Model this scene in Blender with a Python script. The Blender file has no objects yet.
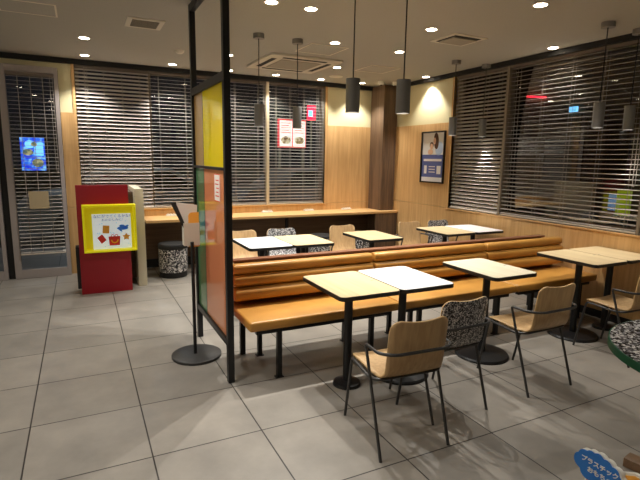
import bpy, bmesh, math, random
from mathutils import Vector, Matrix
random.seed(7)
C = bpy.context.scene.collection
PI = math.pi

# ------------------------------------------------------------------ materials
def new_mat(name):
    m = bpy.data.materials.new(name); m.use_nodes = True
    nt = m.node_tree; b = nt.nodes['Principled BSDF']
    return m, nt, b
def lin(c):
    f = lambda v: v/12.92 if v <= .04045 else ((v+.055)/1.055)**2.4
    return tuple(f(x/255) for x in c) + (1,)
def plain(name, rgb, rough=.5, metal=0, spec=.5, emit=0, coat=0):
    m, nt, b = new_mat(name)
    b.inputs['Base Color'].default_value = lin(rgb)
    b.inputs['Roughness'].default_value = rough
    b.inputs['Metallic'].default_value = metal
    b.inputs['Specular IOR Level'].default_value = spec
    b.inputs['Coat Weight'].default_value = coat
    if emit:
        b.inputs['Emission Color'].default_value = lin(rgb); b.inputs['Emission Strength'].default_value = emit
    return m
def wood(name, c1, c2, grain='Z', rough=.45, scale=1.0, c3=None):
    m, nt, b = new_mat(name); N, L = nt.nodes, nt.links
    tc = N.new('ShaderNodeTexCoord'); mp = N.new('ShaderNodeMapping')
    L.new(tc.outputs['Object'], mp.inputs['Vector'])
    s = {'X': (1.2, 22, 22), 'Y': (22, 1.2, 22), 'Z': (22, 22, 1.2)}[grain]
    mp.inputs['Scale'].default_value = tuple(v*scale for v in s)
    n1 = N.new('ShaderNodeTexNoise'); n1.inputs['Scale'].default_value = 1.6; n1.inputs['Detail'].default_value = 6; n1.inputs['Distortion'].default_value = .6
    n2 = N.new('ShaderNodeTexNoise'); n2.inputs['Scale'].default_value = .35; n2.inputs['Detail'].default_value = 2
    L.new(mp.outputs[0], n1.inputs['Vector']); L.new(mp.outputs[0], n2.inputs['Vector'])
    mx = N.new('ShaderNodeMath'); mx.operation = 'MULTIPLY_ADD'; mx.inputs[1].default_value = .6
    ml = N.new('ShaderNodeMath'); ml.operation = 'MULTIPLY'; ml.inputs[1].default_value = .4
    L.new(n2.outputs[0], ml.inputs[0]); L.new(n1.outputs[0], mx.inputs[0]); L.new(ml.outputs[0], mx.inputs[2])
    r = N.new('ShaderNodeValToRGB'); L.new(mx.outputs[0], r.inputs[0])
    r.color_ramp.elements[0].position = .38; r.color_ramp.elements[0].color = lin(c1)
    r.color_ramp.elements[1].position = .62; r.color_ramp.elements[1].color = lin(c2)
    L.new(r.outputs[0], b.inputs['Base Color']); b.inputs['Roughness'].default_value = rough
    b.inputs['Specular IOR Level'].default_value = .35
    bp = N.new('ShaderNodeBump'); bp.inputs['Strength'].default_value = .04; L.new(mx.outputs[0], bp.inputs['Height']); L.new(bp.outputs[0], b.inputs['Normal'])
    return m
def terrazzo(name, scale=75, rough=.35):
    m, nt, b = new_mat(name); N, L = nt.nodes, nt.links
    tc = N.new('ShaderNodeTexCoord')
    v = N.new('ShaderNodeTexVoronoi'); v.inputs['Scale'].default_value = scale; v.inputs['Randomness'].default_value = 1
    nz = N.new('ShaderNodeTexNoise'); nz.inputs['Scale'].default_value = scale*1.2; nz.inputs['Detail'].default_value = 1
    mp = N.new('ShaderNodeMixRGB'); mp.inputs[0].default_value = .012
    L.new(tc.outputs['Object'], mp.inputs[1]); L.new(nz.outputs['Color'], mp.inputs[2]); L.new(tc.outputs['Object'], nz.inputs['Vector'])
    L.new(mp.outputs[0], v.inputs['Vector'])
    sp = N.new('ShaderNodeSeparateColor'); L.new(v.outputs['Color'], sp.inputs[0])
    r = N.new('ShaderNodeValToRGB'); r.color_ramp.interpolation = 'CONSTANT'; L.new(sp.outputs[0], r.inputs[0])
    e = r.color_ramp.elements; e[0].position = 0; e[0].color = lin((18, 18, 22)); e[1].position = .44; e[1].color = lin((95, 92, 95))
    x = e.new(.56); x.color = lin((215, 212, 208)); x = e.new(.80); x.color = lin((140, 138, 140))
    L.new(r.outputs[0], b.inputs['Base Color']); b.inputs['Roughness'].default_value = rough
    return m
def glass_mat(name, tint=(1, 1, 1), refl=1.0):
    m = bpy.data.materials.new(name); m.use_nodes = True; nt = m.node_tree; N, L = nt.nodes, nt.links; N.clear()
    o = N.new('ShaderNodeOutputMaterial'); t = N.new('ShaderNodeBsdfTransparent'); g = N.new('ShaderNodeBsdfGlossy')
    t.inputs[0].default_value = (*tint, 1); g.inputs['Roughness'].default_value = 0.0; g.inputs[0].default_value = (refl, refl, refl, 1)
    f = N.new('ShaderNodeFresnel'); f.inputs[0].default_value = 1.5
    mx = N.new('ShaderNodeMixShader'); L.new(f.outputs[0], mx.inputs[0]); L.new(t.outputs[0], mx.inputs[1]); L.new(g.outputs[0], mx.inputs[2]); L.new(mx.outputs[0], o.inputs[0])
    return m
def acrylic(name, rgb, clear=.3):
    m = bpy.data.materials.new(name); m.use_nodes = True; nt = m.node_tree; N, L = nt.nodes, nt.links; N.clear()
    c = lin(rgb)
    o = N.new('ShaderNodeOutputMaterial'); t = N.new('ShaderNodeBsdfTransparent'); t.inputs[0].default_value = tuple(v**.5 for v in c)
    d = N.new('ShaderNodeBsdfDiffuse'); d.inputs[0].default_value = c
    tr = N.new('ShaderNodeBsdfTranslucent'); tr.inputs[0].default_value = c
    m1 = N.new('ShaderNodeMixShader'); m1.inputs[0].default_value = .4; d.inputs[0].default_value = c; tr.inputs[0].default_value = tuple(v**.5 for v in c); L.new(d.outputs[0], m1.inputs[1]); L.new(tr.outputs[0], m1.inputs[2])
    m2 = N.new('ShaderNodeMixShader'); m2.inputs[0].default_value = clear; L.new(m1.outputs[0], m2.inputs[1]); L.new(t.outputs[0], m2.inputs[2])
    g = N.new('ShaderNodeBsdfGlossy'); g.inputs['Roughness'].default_value = .01
    f = N.new('ShaderNodeFresnel'); f.inputs[0].default_value = 1.5
    m3 = N.new('ShaderNodeMixShader'); L.new(f.outputs[0], m3.inputs[0]); L.new(m2.outputs[0], m3.inputs[1]); L.new(g.outputs[0], m3.inputs[2]); L.new(m3.outputs[0], o.inputs[0])
    return m

def floor_mat():
    m, nt, b = new_mat('floor_tile'); N, L = nt.nodes, nt.links
    g = N.new('ShaderNodeNewGeometry'); mp = N.new('ShaderNodeMapping'); mp.vector_type = 'POINT'
    mp.inputs['Location'].default_value = (-.257, -1.882, 0)
    L.new(g.outputs['Position'], mp.inputs['Vector'])
    br = N.new('ShaderNodeTexBrick'); br.offset = 0; br.squash = 1
    br.inputs['Scale'].default_value = 1; br.inputs['Brick Width'].default_value = .609; br.inputs['Row Height'].default_value = .594
    br.inputs['Mortar Size'].default_value = .0045; br.inputs['Mortar Smooth'].default_value = .3; br.inputs['Bias'].default_value = 0
    br.inputs['Color1'].default_value = lin((143, 137, 128)); br.inputs['Color2'].default_value = lin((132, 127, 119)); br.inputs['Mortar'].default_value = lin((40, 36, 33))
    L.new(mp.outputs[0], br.inputs['Vector'])
    n = N.new('ShaderNodeTexNoise'); n.inputs['Scale'].default_value = 3.2; n.inputs['Detail'].default_value = 8; n.inputs['Roughness'].default_value = .65
    L.new(g.outputs['Position'], n.inputs['Vector'])
    n2 = N.new('ShaderNodeTexNoise'); n2.inputs['Scale'].default_value = 45; n2.inputs['Detail'].default_value = 3
    L.new(g.outputs['Position'], n2.inputs['Vector'])
    r = N.new('ShaderNodeValToRGB'); r.color_ramp.elements[0].position = .3; r.color_ramp.elements[0].color = (.72, .72, .73, 1); r.color_ramp.elements[1].position = .7; r.color_ramp.elements[1].color = (1.12, 1.1, 1.08, 1)
    L.new(n.outputs[0], r.inputs[0])
    mx = N.new('ShaderNodeMixRGB'); mx.blend_type = 'MULTIPLY'; mx.inputs[0].default_value = .8
    L.new(br.outputs['Color'], mx.inputs[1]); L.new(r.outputs[0], mx.inputs[2]); L.new(mx.outputs[0], b.inputs['Base Color'])
    rr = N.new('ShaderNodeMapRange'); rr.inputs[3].default_value = .3; rr.inputs[4].default_value = .5; L.new(n.outputs[0], rr.inputs[0]); L.new(rr.outputs[0], b.inputs['Roughness'])
    b.inputs['Specular IOR Level'].default_value = .45
    bp = N.new('ShaderNodeBump'); bp.inputs['Strength'].default_value = .25; bp.inputs['Distance'].default_value = .003; bp.invert = True
    L.new(br.outputs['Fac'], bp.inputs['Height']); L.new(bp.outputs[0], b.inputs['Normal'])
    return m
def ceiling_mat():
    m, nt, b = new_mat('ceiling_board'); N, L = nt.nodes, nt.links
    g = N.new('ShaderNodeNewGeometry'); v = N.new('ShaderNodeTexVoronoi'); v.inputs['Scale'].default_value = 38; v.inputs['Randomness'].default_value = .25
    L.new(g.outputs['Position'], v.inputs['Vector'])
    r = N.new('ShaderNodeValToRGB'); L.new(v.outputs['Distance'], r.inputs[0])
    r.color_ramp.elements[0].position = .1; r.color_ramp.elements[0].color = lin((152, 148, 140)); r.color_ramp.elements[1].position = .35; r.color_ramp.elements[1].color = lin((168, 164, 155))
    L.new(r.outputs[0], b.inputs['Base Color']); b.inputs['Roughness'].default_value = .8
    return m
def leather():
    m, nt, b = new_mat('caramel_leather'); N, L = nt.nodes, nt.links
    tc = N.new('ShaderNodeTexCoord'); n = N.new('ShaderNodeTexNoise'); n.inputs['Scale'].default_value = 5; n.inputs['Detail'].default_value = 4; L.new(tc.outputs['Object'], n.inputs['Vector'])
    r = N.new('ShaderNodeValToRGB'); L.new(n.outputs[0], r.inputs[0])
    r.color_ramp.elements[0].position = .3; r.color_ramp.elements[0].color = lin((170, 121, 55)); r.color_ramp.elements[1].position = .7; r.color_ramp.elements[1].color = lin((187, 135, 62))
    L.new(r.outputs[0], b.inputs['Base Color']); b.inputs['Roughness'].default_value = .38; b.inputs['Specular IOR Level'].default_value = .45
    n2 = N.new('ShaderNodeTexNoise'); n2.inputs['Scale'].default_value = 180; L.new(tc.outputs['Object'], n2.inputs['Vector'])
    bp = N.new('ShaderNodeBump'); bp.inputs['Strength'].default_value = .08; bp.inputs['Distance'].default_value = .002; L.new(n2.outputs[0], bp.inputs['Height']); L.new(bp.outputs[0], b.inputs['Normal'])
    return m

def mottled(name, cols, scale, emit):
    m, nt, b = new_mat(name); N, L = nt.nodes, nt.links
    tc = N.new('ShaderNodeTexCoord'); v = N.new('ShaderNodeTexNoise'); v.inputs['Scale'].default_value = scale; v.inputs['Detail'].default_value = 2; L.new(tc.outputs['Object'], v.inputs['Vector'])
    r = N.new('ShaderNodeValToRGB'); L.new(v.outputs[0], r.inputs[0]); e = r.color_ramp.elements
    e[0].position = .38; e[0].color = lin(cols[0]); e[1].position = .62; e[1].color = lin(cols[-1])
    x = e.new(.5); x.color = lin(cols[1])
    L.new(r.outputs[0], b.inputs['Base Color']); L.new(r.outputs[0], b.inputs['Emission Color']); b.inputs['Emission Strength'].default_value = emit
    return m
M = dict(cloudblue=plain('cloud_blue', (40, 122, 214), .5),footwood=wood('foot_wood', (112, 88, 66), (136, 108, 82), 'X', .5),fillpanel=plain('fill_panel_glow', (255, 240, 220), .5, emit=4.5),
    floor=floor_mat(), ceiling=ceiling_mat(), leather=leather(),
    oak=wood('oak_panel', (194, 152, 98), (213, 172, 118), 'Z', .5),
    oakx=wood('oak_panel_horizontal', (198, 156, 102), (216, 176, 120), 'X', .45),
    oaky=wood('oak_panel_lengthwise', (186, 142, 92), (204, 162, 110), 'Y', .45),
    walnut=wood('walnut_panel', (86, 68, 54), (116, 93, 73), 'Z', .5, 1.2),
    brown=wood('brown_panel', (88, 68, 52), (108, 86, 66), 'X', .55),
    cap=wood('cap_wood', (112, 72, 50), (134, 90, 64), 'X', .4),
    maple=wood('maple_laminate', (190, 168, 130), (206, 186, 146), 'Y', .38),
    pale=wood('pale_laminate', (212, 202, 174), (222, 213, 188), 'Y', .38),
    ply=wood('ply_veneer', (170, 138, 98), (194, 162, 118), 'Z', .42, 1.4),
    plyedge=plain('ply_edge', (196, 162, 112), .5),
    white=plain('white_laminate', (218, 219, 218), .32),
    cream=plain('cream_paint', (214, 204, 162), .7),
    black=plain('black_metal', (26, 26, 27), .42, .3),
    dark=plain('dark_grey_metal', (58, 57, 56), .45, .3),
    edge=plain('black_edge', (24, 23, 22), .5),
    charcoal=plain('charcoal_lamp', (118, 118, 118), .55),
    lampgrey=plain('grey_lamp', (128, 124, 120), .6),
    alu=plain('aluminium', (172, 163, 160), .45, .1),
    slat=plain('blind_slat', (204, 195, 186), .8, spec=.15),
    cord=plain('blind_cord', (168, 158, 146), .8),
    rail=plain('blind_rail', (216, 204, 188), .5),
    headrail=plain('blind_headrail', (112, 100, 90), .6), frame=plain('window_frame', (128, 116, 100), .5, .1),
    mullion=plain('mullion_cream', (196, 180, 150), .5),
    glass=glass_mat('window_glass', (.93, .95, .95)),
    terr=terrazzo('terrazzo_chair', 150), terrt=terrazzo('terrazzo_table', 90, .25), terrs=terrazzo('terrazzo_stool', 75),
    green=plain('green_edge', (18, 84, 56), .4),
    red=plain('red_board', (144, 10, 26), .45), redframe=plain('red_plastic', (205, 28, 32), .4),
    yellow=plain('yellow_plastic', (248, 238, 20), .35, emit=.14), yellowin=plain('yellow_panel', (246, 230, 24), .4, emit=.02),  # painted light: emission brightens the frame edges against the back panel
    beige=plain('beige_panel', (206, 196, 170), .5), black_soft=plain('black_panel', (16, 15, 15), .6),
    paper=plain('poster_paper', (226, 238, 246), .5, emit=.3), purple=plain('purple_ink', (110, 80, 150), .6), blue=plain('blue_ink', (70, 140, 226), .6, emit=.08),  # small emission in paper and blue ink paints in a backlit look
    orange=plain('orange_ink', (246, 176, 70), .6), redink=plain('red_ink', (226, 52, 44), .6), gold=plain('gold_ink', (250, 196, 40), .6),
    whitep=plain('white_plastic', (238, 236, 228), .4), offwhite=plain('offwhite_plastic', (214, 206, 190), .5),
    ac=plain('ac_plastic', (208, 200, 184), .5), acin=plain('ac_grille', (152, 144, 130), .7), slot=plain('slot_black', (18, 16, 15), .8),
    hatch=plain('hatch_rim', (222, 212, 194), .6),
    lamp=plain('lamp_glow', (255, 240, 214), .5, emit=26), pend=plain('pendant_glow', (255, 244, 226), .5, emit=10),
    bluesign=mottled('blue_sign', [(20, 50, 225), (40, 110, 240), (130, 195, 255)], 16, 1.1), cyan=plain('cyan_glow', (120, 200, 250), .5, emit=1.5), burger=mottled('burger_glow', [(90, 120, 120), (170, 170, 120), (225, 215, 160)], 22, .6),
    redneon=plain('red_neon', (255, 20, 50), .5, emit=3.5), menuwhite=plain('menu_glow', (245, 235, 225), .5, emit=1.5), menured=plain('menu_red', (225, 50, 60), .5, emit=.8),
    menufood=mottled('menu_food', [(120, 90, 60), (190, 160, 110), (230, 220, 190)], 9, .8), tealglow=plain('teal_glow', (120, 225, 215), .5, emit=1.2), greenglow=plain('green_glow', (170, 190, 30), .5, emit=.25),
    paleblueglow=plain('paleblue_glow', (120, 160, 210), .5, emit=.3), pinkglow=plain('pink_glow', (220, 130, 130), .5, emit=.22),
    lampcold=plain('added_lamp_glow', (220, 235, 255), .5, emit=8),
    asphalt=plain('asphalt', (48, 48, 50), .85), render=plain('outside_render', (110, 92, 66), .9),
    carw=plain('car_paint_silver', (170, 180, 188), .3, .4), card=plain('car_paint_dark', (70, 80, 92), .3, .4), carglass=plain('car_glass', (20, 24, 28), .1), tyre=plain('tyre', (18, 18, 18), .8),
    tanpaper=plain('tan_paper', (176, 158, 124), .6), skin=plain('skin_print', (226, 186, 156), .6), hair=plain('hair_print', (84, 54, 40), .6), bluep=plain('blue_print', (92, 104, 168), .6), photo=plain('photo_print', (240, 238, 236), .6), shirt=plain('shirt_print', (190, 208, 236), .6),
    a_yellow=acrylic('yellow_acrylic', (255, 234, 14), .06), a_tan=acrylic('tan_acrylic', (250, 206, 130), .4), a_green=acrylic('green_acrylic', (120, 176, 122), .3), a_orange=acrylic('orange_acrylic', (255, 168, 118), .12),
)

# ------------------------------------------------------------------ mesh builder
class MB:
    def __init__(s): s.v = []; s.f = []; s.m = []; s.sm = []; s.cur = 0; s.T = Matrix.Identity(4)
    def add(s, vs, fs, smooth=False):
        n = len(s.v); s.v += [tuple(s.T @ Vector(p)) for p in vs]
        for f in fs: s.f.append([i+n for i in f]); s.m.append(s.cur); s.sm.append(smooth)
        return s
    def box(s, x0, x1, y0, y1, z0, z1):
        x0, x1 = sorted((x0, x1)); y0, y1 = sorted((y0, y1)); z0, z1 = sorted((z0, z1))
        return s.add([(x0,y0,z0),(x1,y0,z0),(x1,y1,z0),(x0,y1,z0),(x0,y0,z1),(x1,y0,z1),(x1,y1,z1),(x0,y1,z1)],
              [(0,3,2,1),(4,5,6,7),(0,1,5,4),(1,2,6,5),(2,3,7,6),(3,0,4,7)])
    def bbox(s, x0, x1, y0, y1, z0, z1, b=.005, seg=2):
        bm = bmesh.new(); bmesh.ops.create_cube(bm, size=1)
        for v in bm.verts: v.co = Vector(((x0+x1)/2+v.co.x*(x1-x0), (y0+y1)/2+v.co.y*(y1-y0), (z0+z1)/2+v.co.z*(z1-z0)))
        bmesh.ops.bevel(bm, geom=bm.edges[:], offset=b, segments=seg, profile=.5, affect='EDGES')
        bm.verts.index_update(); s.add([v.co[:] for v in bm.verts], [[v.index for v in f.verts] for f in bm.faces], True); bm.free(); return s
    def prism(s, pts, z0, z1, smooth=False):          # polygon in xy, ccw
        n = len(pts)
        return s.add([(x,y,z0) for x,y in pts]+[(x,y,z1) for x,y in pts],
              [list(range(n))[::-1], list(range(n, 2*n))]+[(i,(i+1)%n,n+(i+1)%n,n+i) for i in range(n)], smooth)
    def lathe(s, prof, c=(0,0,0), n=32, smooth=True):  # prof [(r,z)]
        vs = []; fs = []
        for r, z in prof:
            for k in range(n): a = 2*PI*k/n; vs.append((c[0]+r*math.cos(a), c[1]+r*math.sin(a), c[2]+z))
        for i in range(len(prof)-1):
            for k in range(n): fs.append((i*n+k, i*n+(k+1)%n, (i+1)*n+(k+1)%n, (i+1)*n+k))
        if prof[0][0] > 1e-6: fs.append(list(range(n))[::-1])
        if prof[-1][0] > 1e-6: fs.append([(len(prof)-1)*n+k for k in range(n)])
        return s.add(vs, fs, smooth)
    def tube(s, pts, r, n=10, bend=.0, seg=6):
        P = [Vector(p) for p in pts]
        if bend:
            Q = [P[0]]
            for i in range(1, len(P)-1):
                a, b, c = P[i-1], P[i], P[i+1]; d = min(bend, (a-b).length*.45, (c-b).length*.45)
                p = b+(a-b).normalized()*d; q = b+(c-b).normalized()*d
                for k in range(seg+1): t = k/seg; Q.append(p*(1-t)**2+b*2*t*(1-t)+q*t*t)
            Q.append(P[-1]); P = Q
        u = None; vs = []
        for i, p in enumerate(P):
            t = (P[min(i+1, len(P)-1)]-P[max(i-1, 0)]).normalized()
            if u is None: u = t.cross(Vector((0,0,1)) if abs(t.z) < .9 else Vector((1,0,0))).normalized()
            u = (u-t*u.dot(t)).normalized(); w = t.cross(u)
            for k in range(n): a = 2*PI*k/n; vs.append(p+(u*math.cos(a)+w*math.sin(a))*r)
        fs = [(i*n+k, i*n+(k+1)%n, (i+1)*n+(k+1)%n, (i+1)*n+k) for i in range(len(P)-1) for k in range(n)]
        fs += [list(range(n))[::-1], [(len(P)-1)*n+k for k in range(n)]]
        return s.add(vs, fs, True)
    def build(s, name, mats, parent=None, bevel=0, loc=None):
        me = bpy.data.meshes.new(name); me.from_pydata(s.v, [], s.f)
        for m in (mats if isinstance(mats, (list, tuple)) else [mats]): me.materials.append(m)
        for p, mi, sm in zip(me.polygons, s.m, s.sm): p.material_index = mi; p.use_smooth = sm
        me.update()
        o = bpy.data.objects.new(name, me); C.objects.link(o)
        if any(s.sm):
            try:
                me.set_sharp_from_angle(angle=math.radians(38))
            except Exception: pass
        if parent: o.parent = parent
        if loc: o.location = loc
        if bevel:
            md = o.modifiers.new('b', 'BEVEL'); md.width = bevel; md.segments = 2; md.limit_method = 'ANGLE'
        return o
def W(root):                        # builder taking world coordinates for a part of this thing
    mb = MB(); mb.T = Matrix.Translation(-Vector(root.location)); return mb
def tag(o, label=None, cat=None, group=None, kind=None):
    if label: o['label'] = label
    if cat: o['category'] = cat
    if group: o['group'] = group
    if kind: o['kind'] = kind
    return o
def empty(name, loc=(0,0,0), rz=0, label=None, cat=None, group=None, kind=None):
    o = bpy.data.objects.new(name, None); C.objects.link(o); o.location = loc; o.rotation_euler = (0, 0, rz); o.empty_display_size = .1
    return tag(o, label, cat, group, kind)
def dup(root, loc, rz=None, label=None, group=None):
    r = root.copy(); C.objects.link(r); r.location = loc
    if rz is not None: r.rotation_euler = (0, 0, rz)
    if label: r['label'] = label
    if group: r['group'] = group
    def rec(a, b):
        for ch in list(a.children):
            c = ch.copy(); C.objects.link(c); c.parent = b; rec(ch, c)
    rec(root, r); return r
def text_mesh(s, size, mat, name, parent, Mx, align='CENTER', depth=.0006, bold=0):
    cu = bpy.data.curves.new('t', 'FONT'); cu.body = s; cu.size = size; cu.align_x = align; cu.align_y = 'CENTER'; cu.extrude = depth; cu.offset = bold
    to = bpy.data.objects.new('t', cu); C.objects.link(to)
    dg = bpy.context.evaluated_depsgraph_get(); me = bpy.data.meshes.new_from_object(to.evaluated_get(dg))
    bpy.data.objects.remove(to); me.materials.clear(); me.materials.append(mat); me.transform(Mx)
    o = bpy.data.objects.new(name, me); C.objects.link(o); o.parent = parent; return o

H = 1.58; XR = 4.73; YB = 7.14; HC = 2.775; XL = -4.2; YF = -3.2
S = 'structure'
# ------------------------------------------------------------------ the setting
tag(MB().box(XL-.1, XR+.14, YF-.1, YB+.14, -.1, 0).build('floor', M['floor']), kind=S)
tag(MB().box(-2.6, .6, YB+.14, 9.6, -.1, 0).build('floor_entrance', M['floor']), kind=S)
tag(MB().box(XL-.1, XR+.14, YF-.1, YB+.14, HC, HC+.1).build('ceiling', M['ceiling']), kind=S)
tag(MB().box(-40, 60, YF-10, 70, -.2, -.13).build('ground', M['asphalt']), kind=S)
WX0, WX1, WZ0, WZ1 = .005, 3.60, .85, 2.72          # opening in the back wall
DX0, DX1 = -2.3, -.18
wb = MB()
wb.box(XL, DX0, YB, YB+.14, 0, HC).box(DX1, WX0, YB, YB+.14, 0, HC).box(DX0, DX1, YB, YB+.14, 2.64, HC)
wb.box(WX0, WX1, YB, YB+.14, 0, WZ0).box(WX0, WX1, YB, YB+.14, WZ1, HC).box(WX1, XR+.14, YB, YB+.14, 0, HC)
wall_back = tag(wb.build('wall_back', M['cream']), kind=S)
p = MB().box(DX1+.002, WX0-.0, YB-.012, YB, .0, .884).box(DX1+.002, WX0, YB-.012, YB, .889, 2.11)
p.box(WX1, XR, YB-.012, YB, .86, 2.11).box(WX0, WX1, YB-.012, YB, .74, .848)
p.box(WX1, XR, YB-.012, YB, .74, .856)
p.build('oak_panelling', M['oak'], wall_back)
MB().box(WX0+.7, XR, YB-.012, YB, .12, .735).build('lower_panelling', M['brown'], wall_back)
tag(MB().box(.0, XR, YB-.025, YB-.012, 0, .12).build('baseboard_back', M['black_soft']), kind=S)
RY0, RY1, RZ0, RZ1 = .6, 5.38, .905, 2.73           # opening in the right wall
wr = MB().box(XR, XR+.14, YF, RY0, 0, HC).box(XR, XR+.14, RY1, YB, 0, HC).box(XR, XR+.14, RY0, RY1, 0, RZ0).box(XR, XR+.14, RY0, RY1, RZ1, HC)
wall_right = tag(wr.build('wall_right', M['cream']), kind=S)
p = MB()
p.box(XR-.012, XR, RY1, YB-.012, .911, 2.11)
for a, b in ((-3.2, .6), (.603, 1.82), (1.823, 3.045), (3.048, 4.222), (4.225, 5.43), (5.433, YB-.012)): p.box(XR-.012, XR, a, b, 0.08, .905)
p.build('oak_panelling', M['oak'], wall_right)
tag(MB().box(XR-.02, XR-.012, YF, YB-.1, 0, .08).build('baseboard_right', M['black_soft']), kind=S)
tag(MB().box(XL-.1, XL, YF, YB, 0, HC).build('wall_left', M['cream']), kind=S)
tag(MB().box(XL, XR, YF-.1, YF, 0, HC).build('wall_front', M['cream']), kind=S)
# black reveal along the top of both walls
tag(MB().box(XL, XR, YB-.05, YB-.001, 2.712, HC-.001).build('trim_1', M['slot']), kind=S)
tag(MB().box(XR-.05, XR-.001, YF, YB-.05, 2.718, HC-.001).build('trim_2', M['slot']), kind=S)
# column
tag(MB().box(4.46, XR-.002, 6.74, YB-.014, .0, 2.76).build('column', M['walnut'], bevel=.004), kind=S)

# windows
win = tag(empty('window_1'), kind=S)
f = MB().box(WX0, WX1, YB+.07, YB+.12, WZ0, WZ0+.05).box(WX0, WX1, YB+.07, YB+.12, WZ1-.05, WZ1).box(WX0, WX0+.05, YB+.07, YB+.12, WZ0+.05, WZ1-.05).box(WX1-.05, WX1, YB+.07, YB+.12, WZ0+.05, WZ1-.05)
for x in (.92, 2.62): f.box(x-.02, x+.02, YB+.07, YB+.12, WZ0+.05, WZ1-.05)
f.build('window_frame', M['frame'], win)
for a, b in ((WX0+.05, .9), (.94, 2.6), (2.64, WX1-.05)):
    MB().box(a, b, YB+.09, YB+.096, WZ0+.05, WZ1-.05).build('pane', M['glass'], win)
MB().bbox(WX0-.035, WX1+.035, YB-.03, YB+.08, WZ0-.018, WZ0, .004).build('window_sill', M['oakx'], win)
MB().box(WX0-.035, WX0, YB-.02, YB+.08, WZ0, WZ1).box(WX1, WX1+.035, YB-.02, YB+.08, WZ0, WZ1).build('window_casing', M['oak'], win)
MB().box(2.60, 2.645, YB+.0, YB+.06, WZ0, WZ1).build('mullion', M['mullion'], win)
win = tag(empty('window_2'), kind=S)
f = MB().box(XR+.07, XR+.12, RY0, RY1, RZ0, RZ0+.05).box(XR+.07, XR+.12, RY0, RY1, RZ1-.05, RZ1)
for y in (RY0+.02, 2.73, 4.46, RY1-.02): f.box(XR+.07, XR+.12, y-.02, y+.02, RZ0+.05, RZ1-.05)
f.build('window_frame', M['frame'], win)
for a, b in ((RY0+.04, 2.71), (2.75, 4.44), (4.48, RY1-.04)):
    MB().box(XR+.09, XR+.096, a, b, RZ0+.05, RZ1-.05).build('pane', M['glass'], win)
MB().bbox(XR-.03, XR+.08, RY0-.035, RY1+.035, RZ0-.018, RZ0, .004).build('window_sill', M['oaky'], win)
MB().box(XR-.02, XR+.08, RY1, RY1+.035, RZ0, RZ1).build('window_casing', M['oak'], win)
MB().box(XR+.0, XR+.06, 4.44, 4.48, RZ0, RZ1).box(XR, XR+.06, 2.715, 2.745, RZ0, RZ1).build('mullion', M['frame'], win)

# glazed doors
def door(name, x0, x1, handle=None):
    d = tag(empty(name), kind=S); y0, y1 = YB-.09, YB-.03
    g = MB().box(x0, x0+.075, y0, y1, 0, 2.64).box(x1-.045, x1, y0, y1, 0, 2.64).box(x0+.075, x1-.045, y0, y1, 0, .115).box(x0+.075, x1-.045, y0, y1, 2.56, 2.64)
    g.build('door_frame', M['alu'], d, bevel=.003)
    MB().box(x0+.075, x1-.045, YB-.063, YB-.057, .115, 2.56).build('pane', M['glass'], d)
    if handle:
        MB().tube([(handle, y0, .95), (handle, y0-.05, .95), (handle, y0-.05, 1.35), (handle, y0, 1.35)], .011, bend=.02).build('door_handle', M['alu'], d)
door('door_1', -.815, -.182)
door('door_2', -1.95, -.89, -.94)
tag(MB().box(-.889, -.817, YB-.05, YB-.03, 0, 2.64).build('trim_3', M['black_soft']), kind=S)

# ------------------------------------------------------------------ blinds
def blind(axis, a0, a1, pl, z0, z1, tilt, label, cord_at=None, pitch=.0475, cords=4, inside=-1):
    r = empty('venetian_blind', (0,0,0), 0, label, 'blind', 'slatted blinds in the windows')
    if axis == 'x': r.location = ((a0+a1)/2, pl, z0)
    else: r.location = (pl, (a0+a1)/2, z0)
    L = a1-a0; Tm = Matrix.Identity(4) if axis == 'x' else Matrix.Rotation(-PI/2, 4, 'Z')
    def nb(): m = MB(); m.T = Tm; return m
    hh = z1-z0; sl = nb(); n = round((hh-.075)/pitch); pitch = (hh-.085)/(n-1); w = .025
    for i in range(n):
        z = .035+i*pitch; t = math.radians(tilt+random.uniform(-1.5, 1.5)); c, s_ = math.cos(t)*w, math.sin(t)*w
        dz = random.uniform(-.001, .001)
        pr = [(-c, -s_), (0, .002), (c, s_)]     # room side (-y) lower when tilt > 0
        vs = []
        for x in (-L/2+.004, L/2-.004):
            for (y, zz) in pr: vs.append((x, y, z+zz+dz))
            for (y, zz) in pr: vs.append((x, y, z+zz+dz-.0014))
        sl.add(vs, [(0,6,7,1),(1,7,8,2),(3,4,10,9),(4,5,11,10),(0,3,9,6),(2,8,11,5),(0,1,4,3),(1,2,5,4),(6,9,10,7),(7,10,11,8)])
    sl.build('slats', M['slat'], r)
    nb().box(-L/2, L/2, -.025, .025, hh-.04, hh).build('headrail', M['headrail'], r)
    nb().bbox(-L/2, L/2, -.024, .024, 0.002, .020, .004).build('bottom_rail', M['rail'], r)
    lc = nb()
    for k in range(cords):
        x = -L/2+.12+(L-.24)*k/(cords-1)
        for y in (-.027, .027): lc.box(x-.0018, x+.0018, y-.001, y+.001, .02, hh-.04)
    lc.build('ladder_cords', M['cord'], r)
    if cord_at:
        x, zb = cord_at; x = x-(a0+a1)/2
        if axis == 'y': x = -x
        zb -= z0
        nb().tube([(x, -.03, hh-.03), (x+.005, -.04, zb+.03), (x+.018, -.045, zb), (x+.03, -.04, zb+.03), (x+.03, -.03, hh-.03)], .003, 6, bend=.02).build('pull_cord', M['cord'], r)
    return r
blind('x', .008, .912, YB+.035, WZ0+.002, WZ1-.002, 34, 'half-closed cream blind between the wood pier and the first window joint', (.12, 1.15))
blind('x', .918, 2.598, YB+.035, WZ0+.002, WZ1-.002, 8, 'wide open-slatted blind seen behind the black partition', (2.55, 1.35), cords=5)
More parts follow.
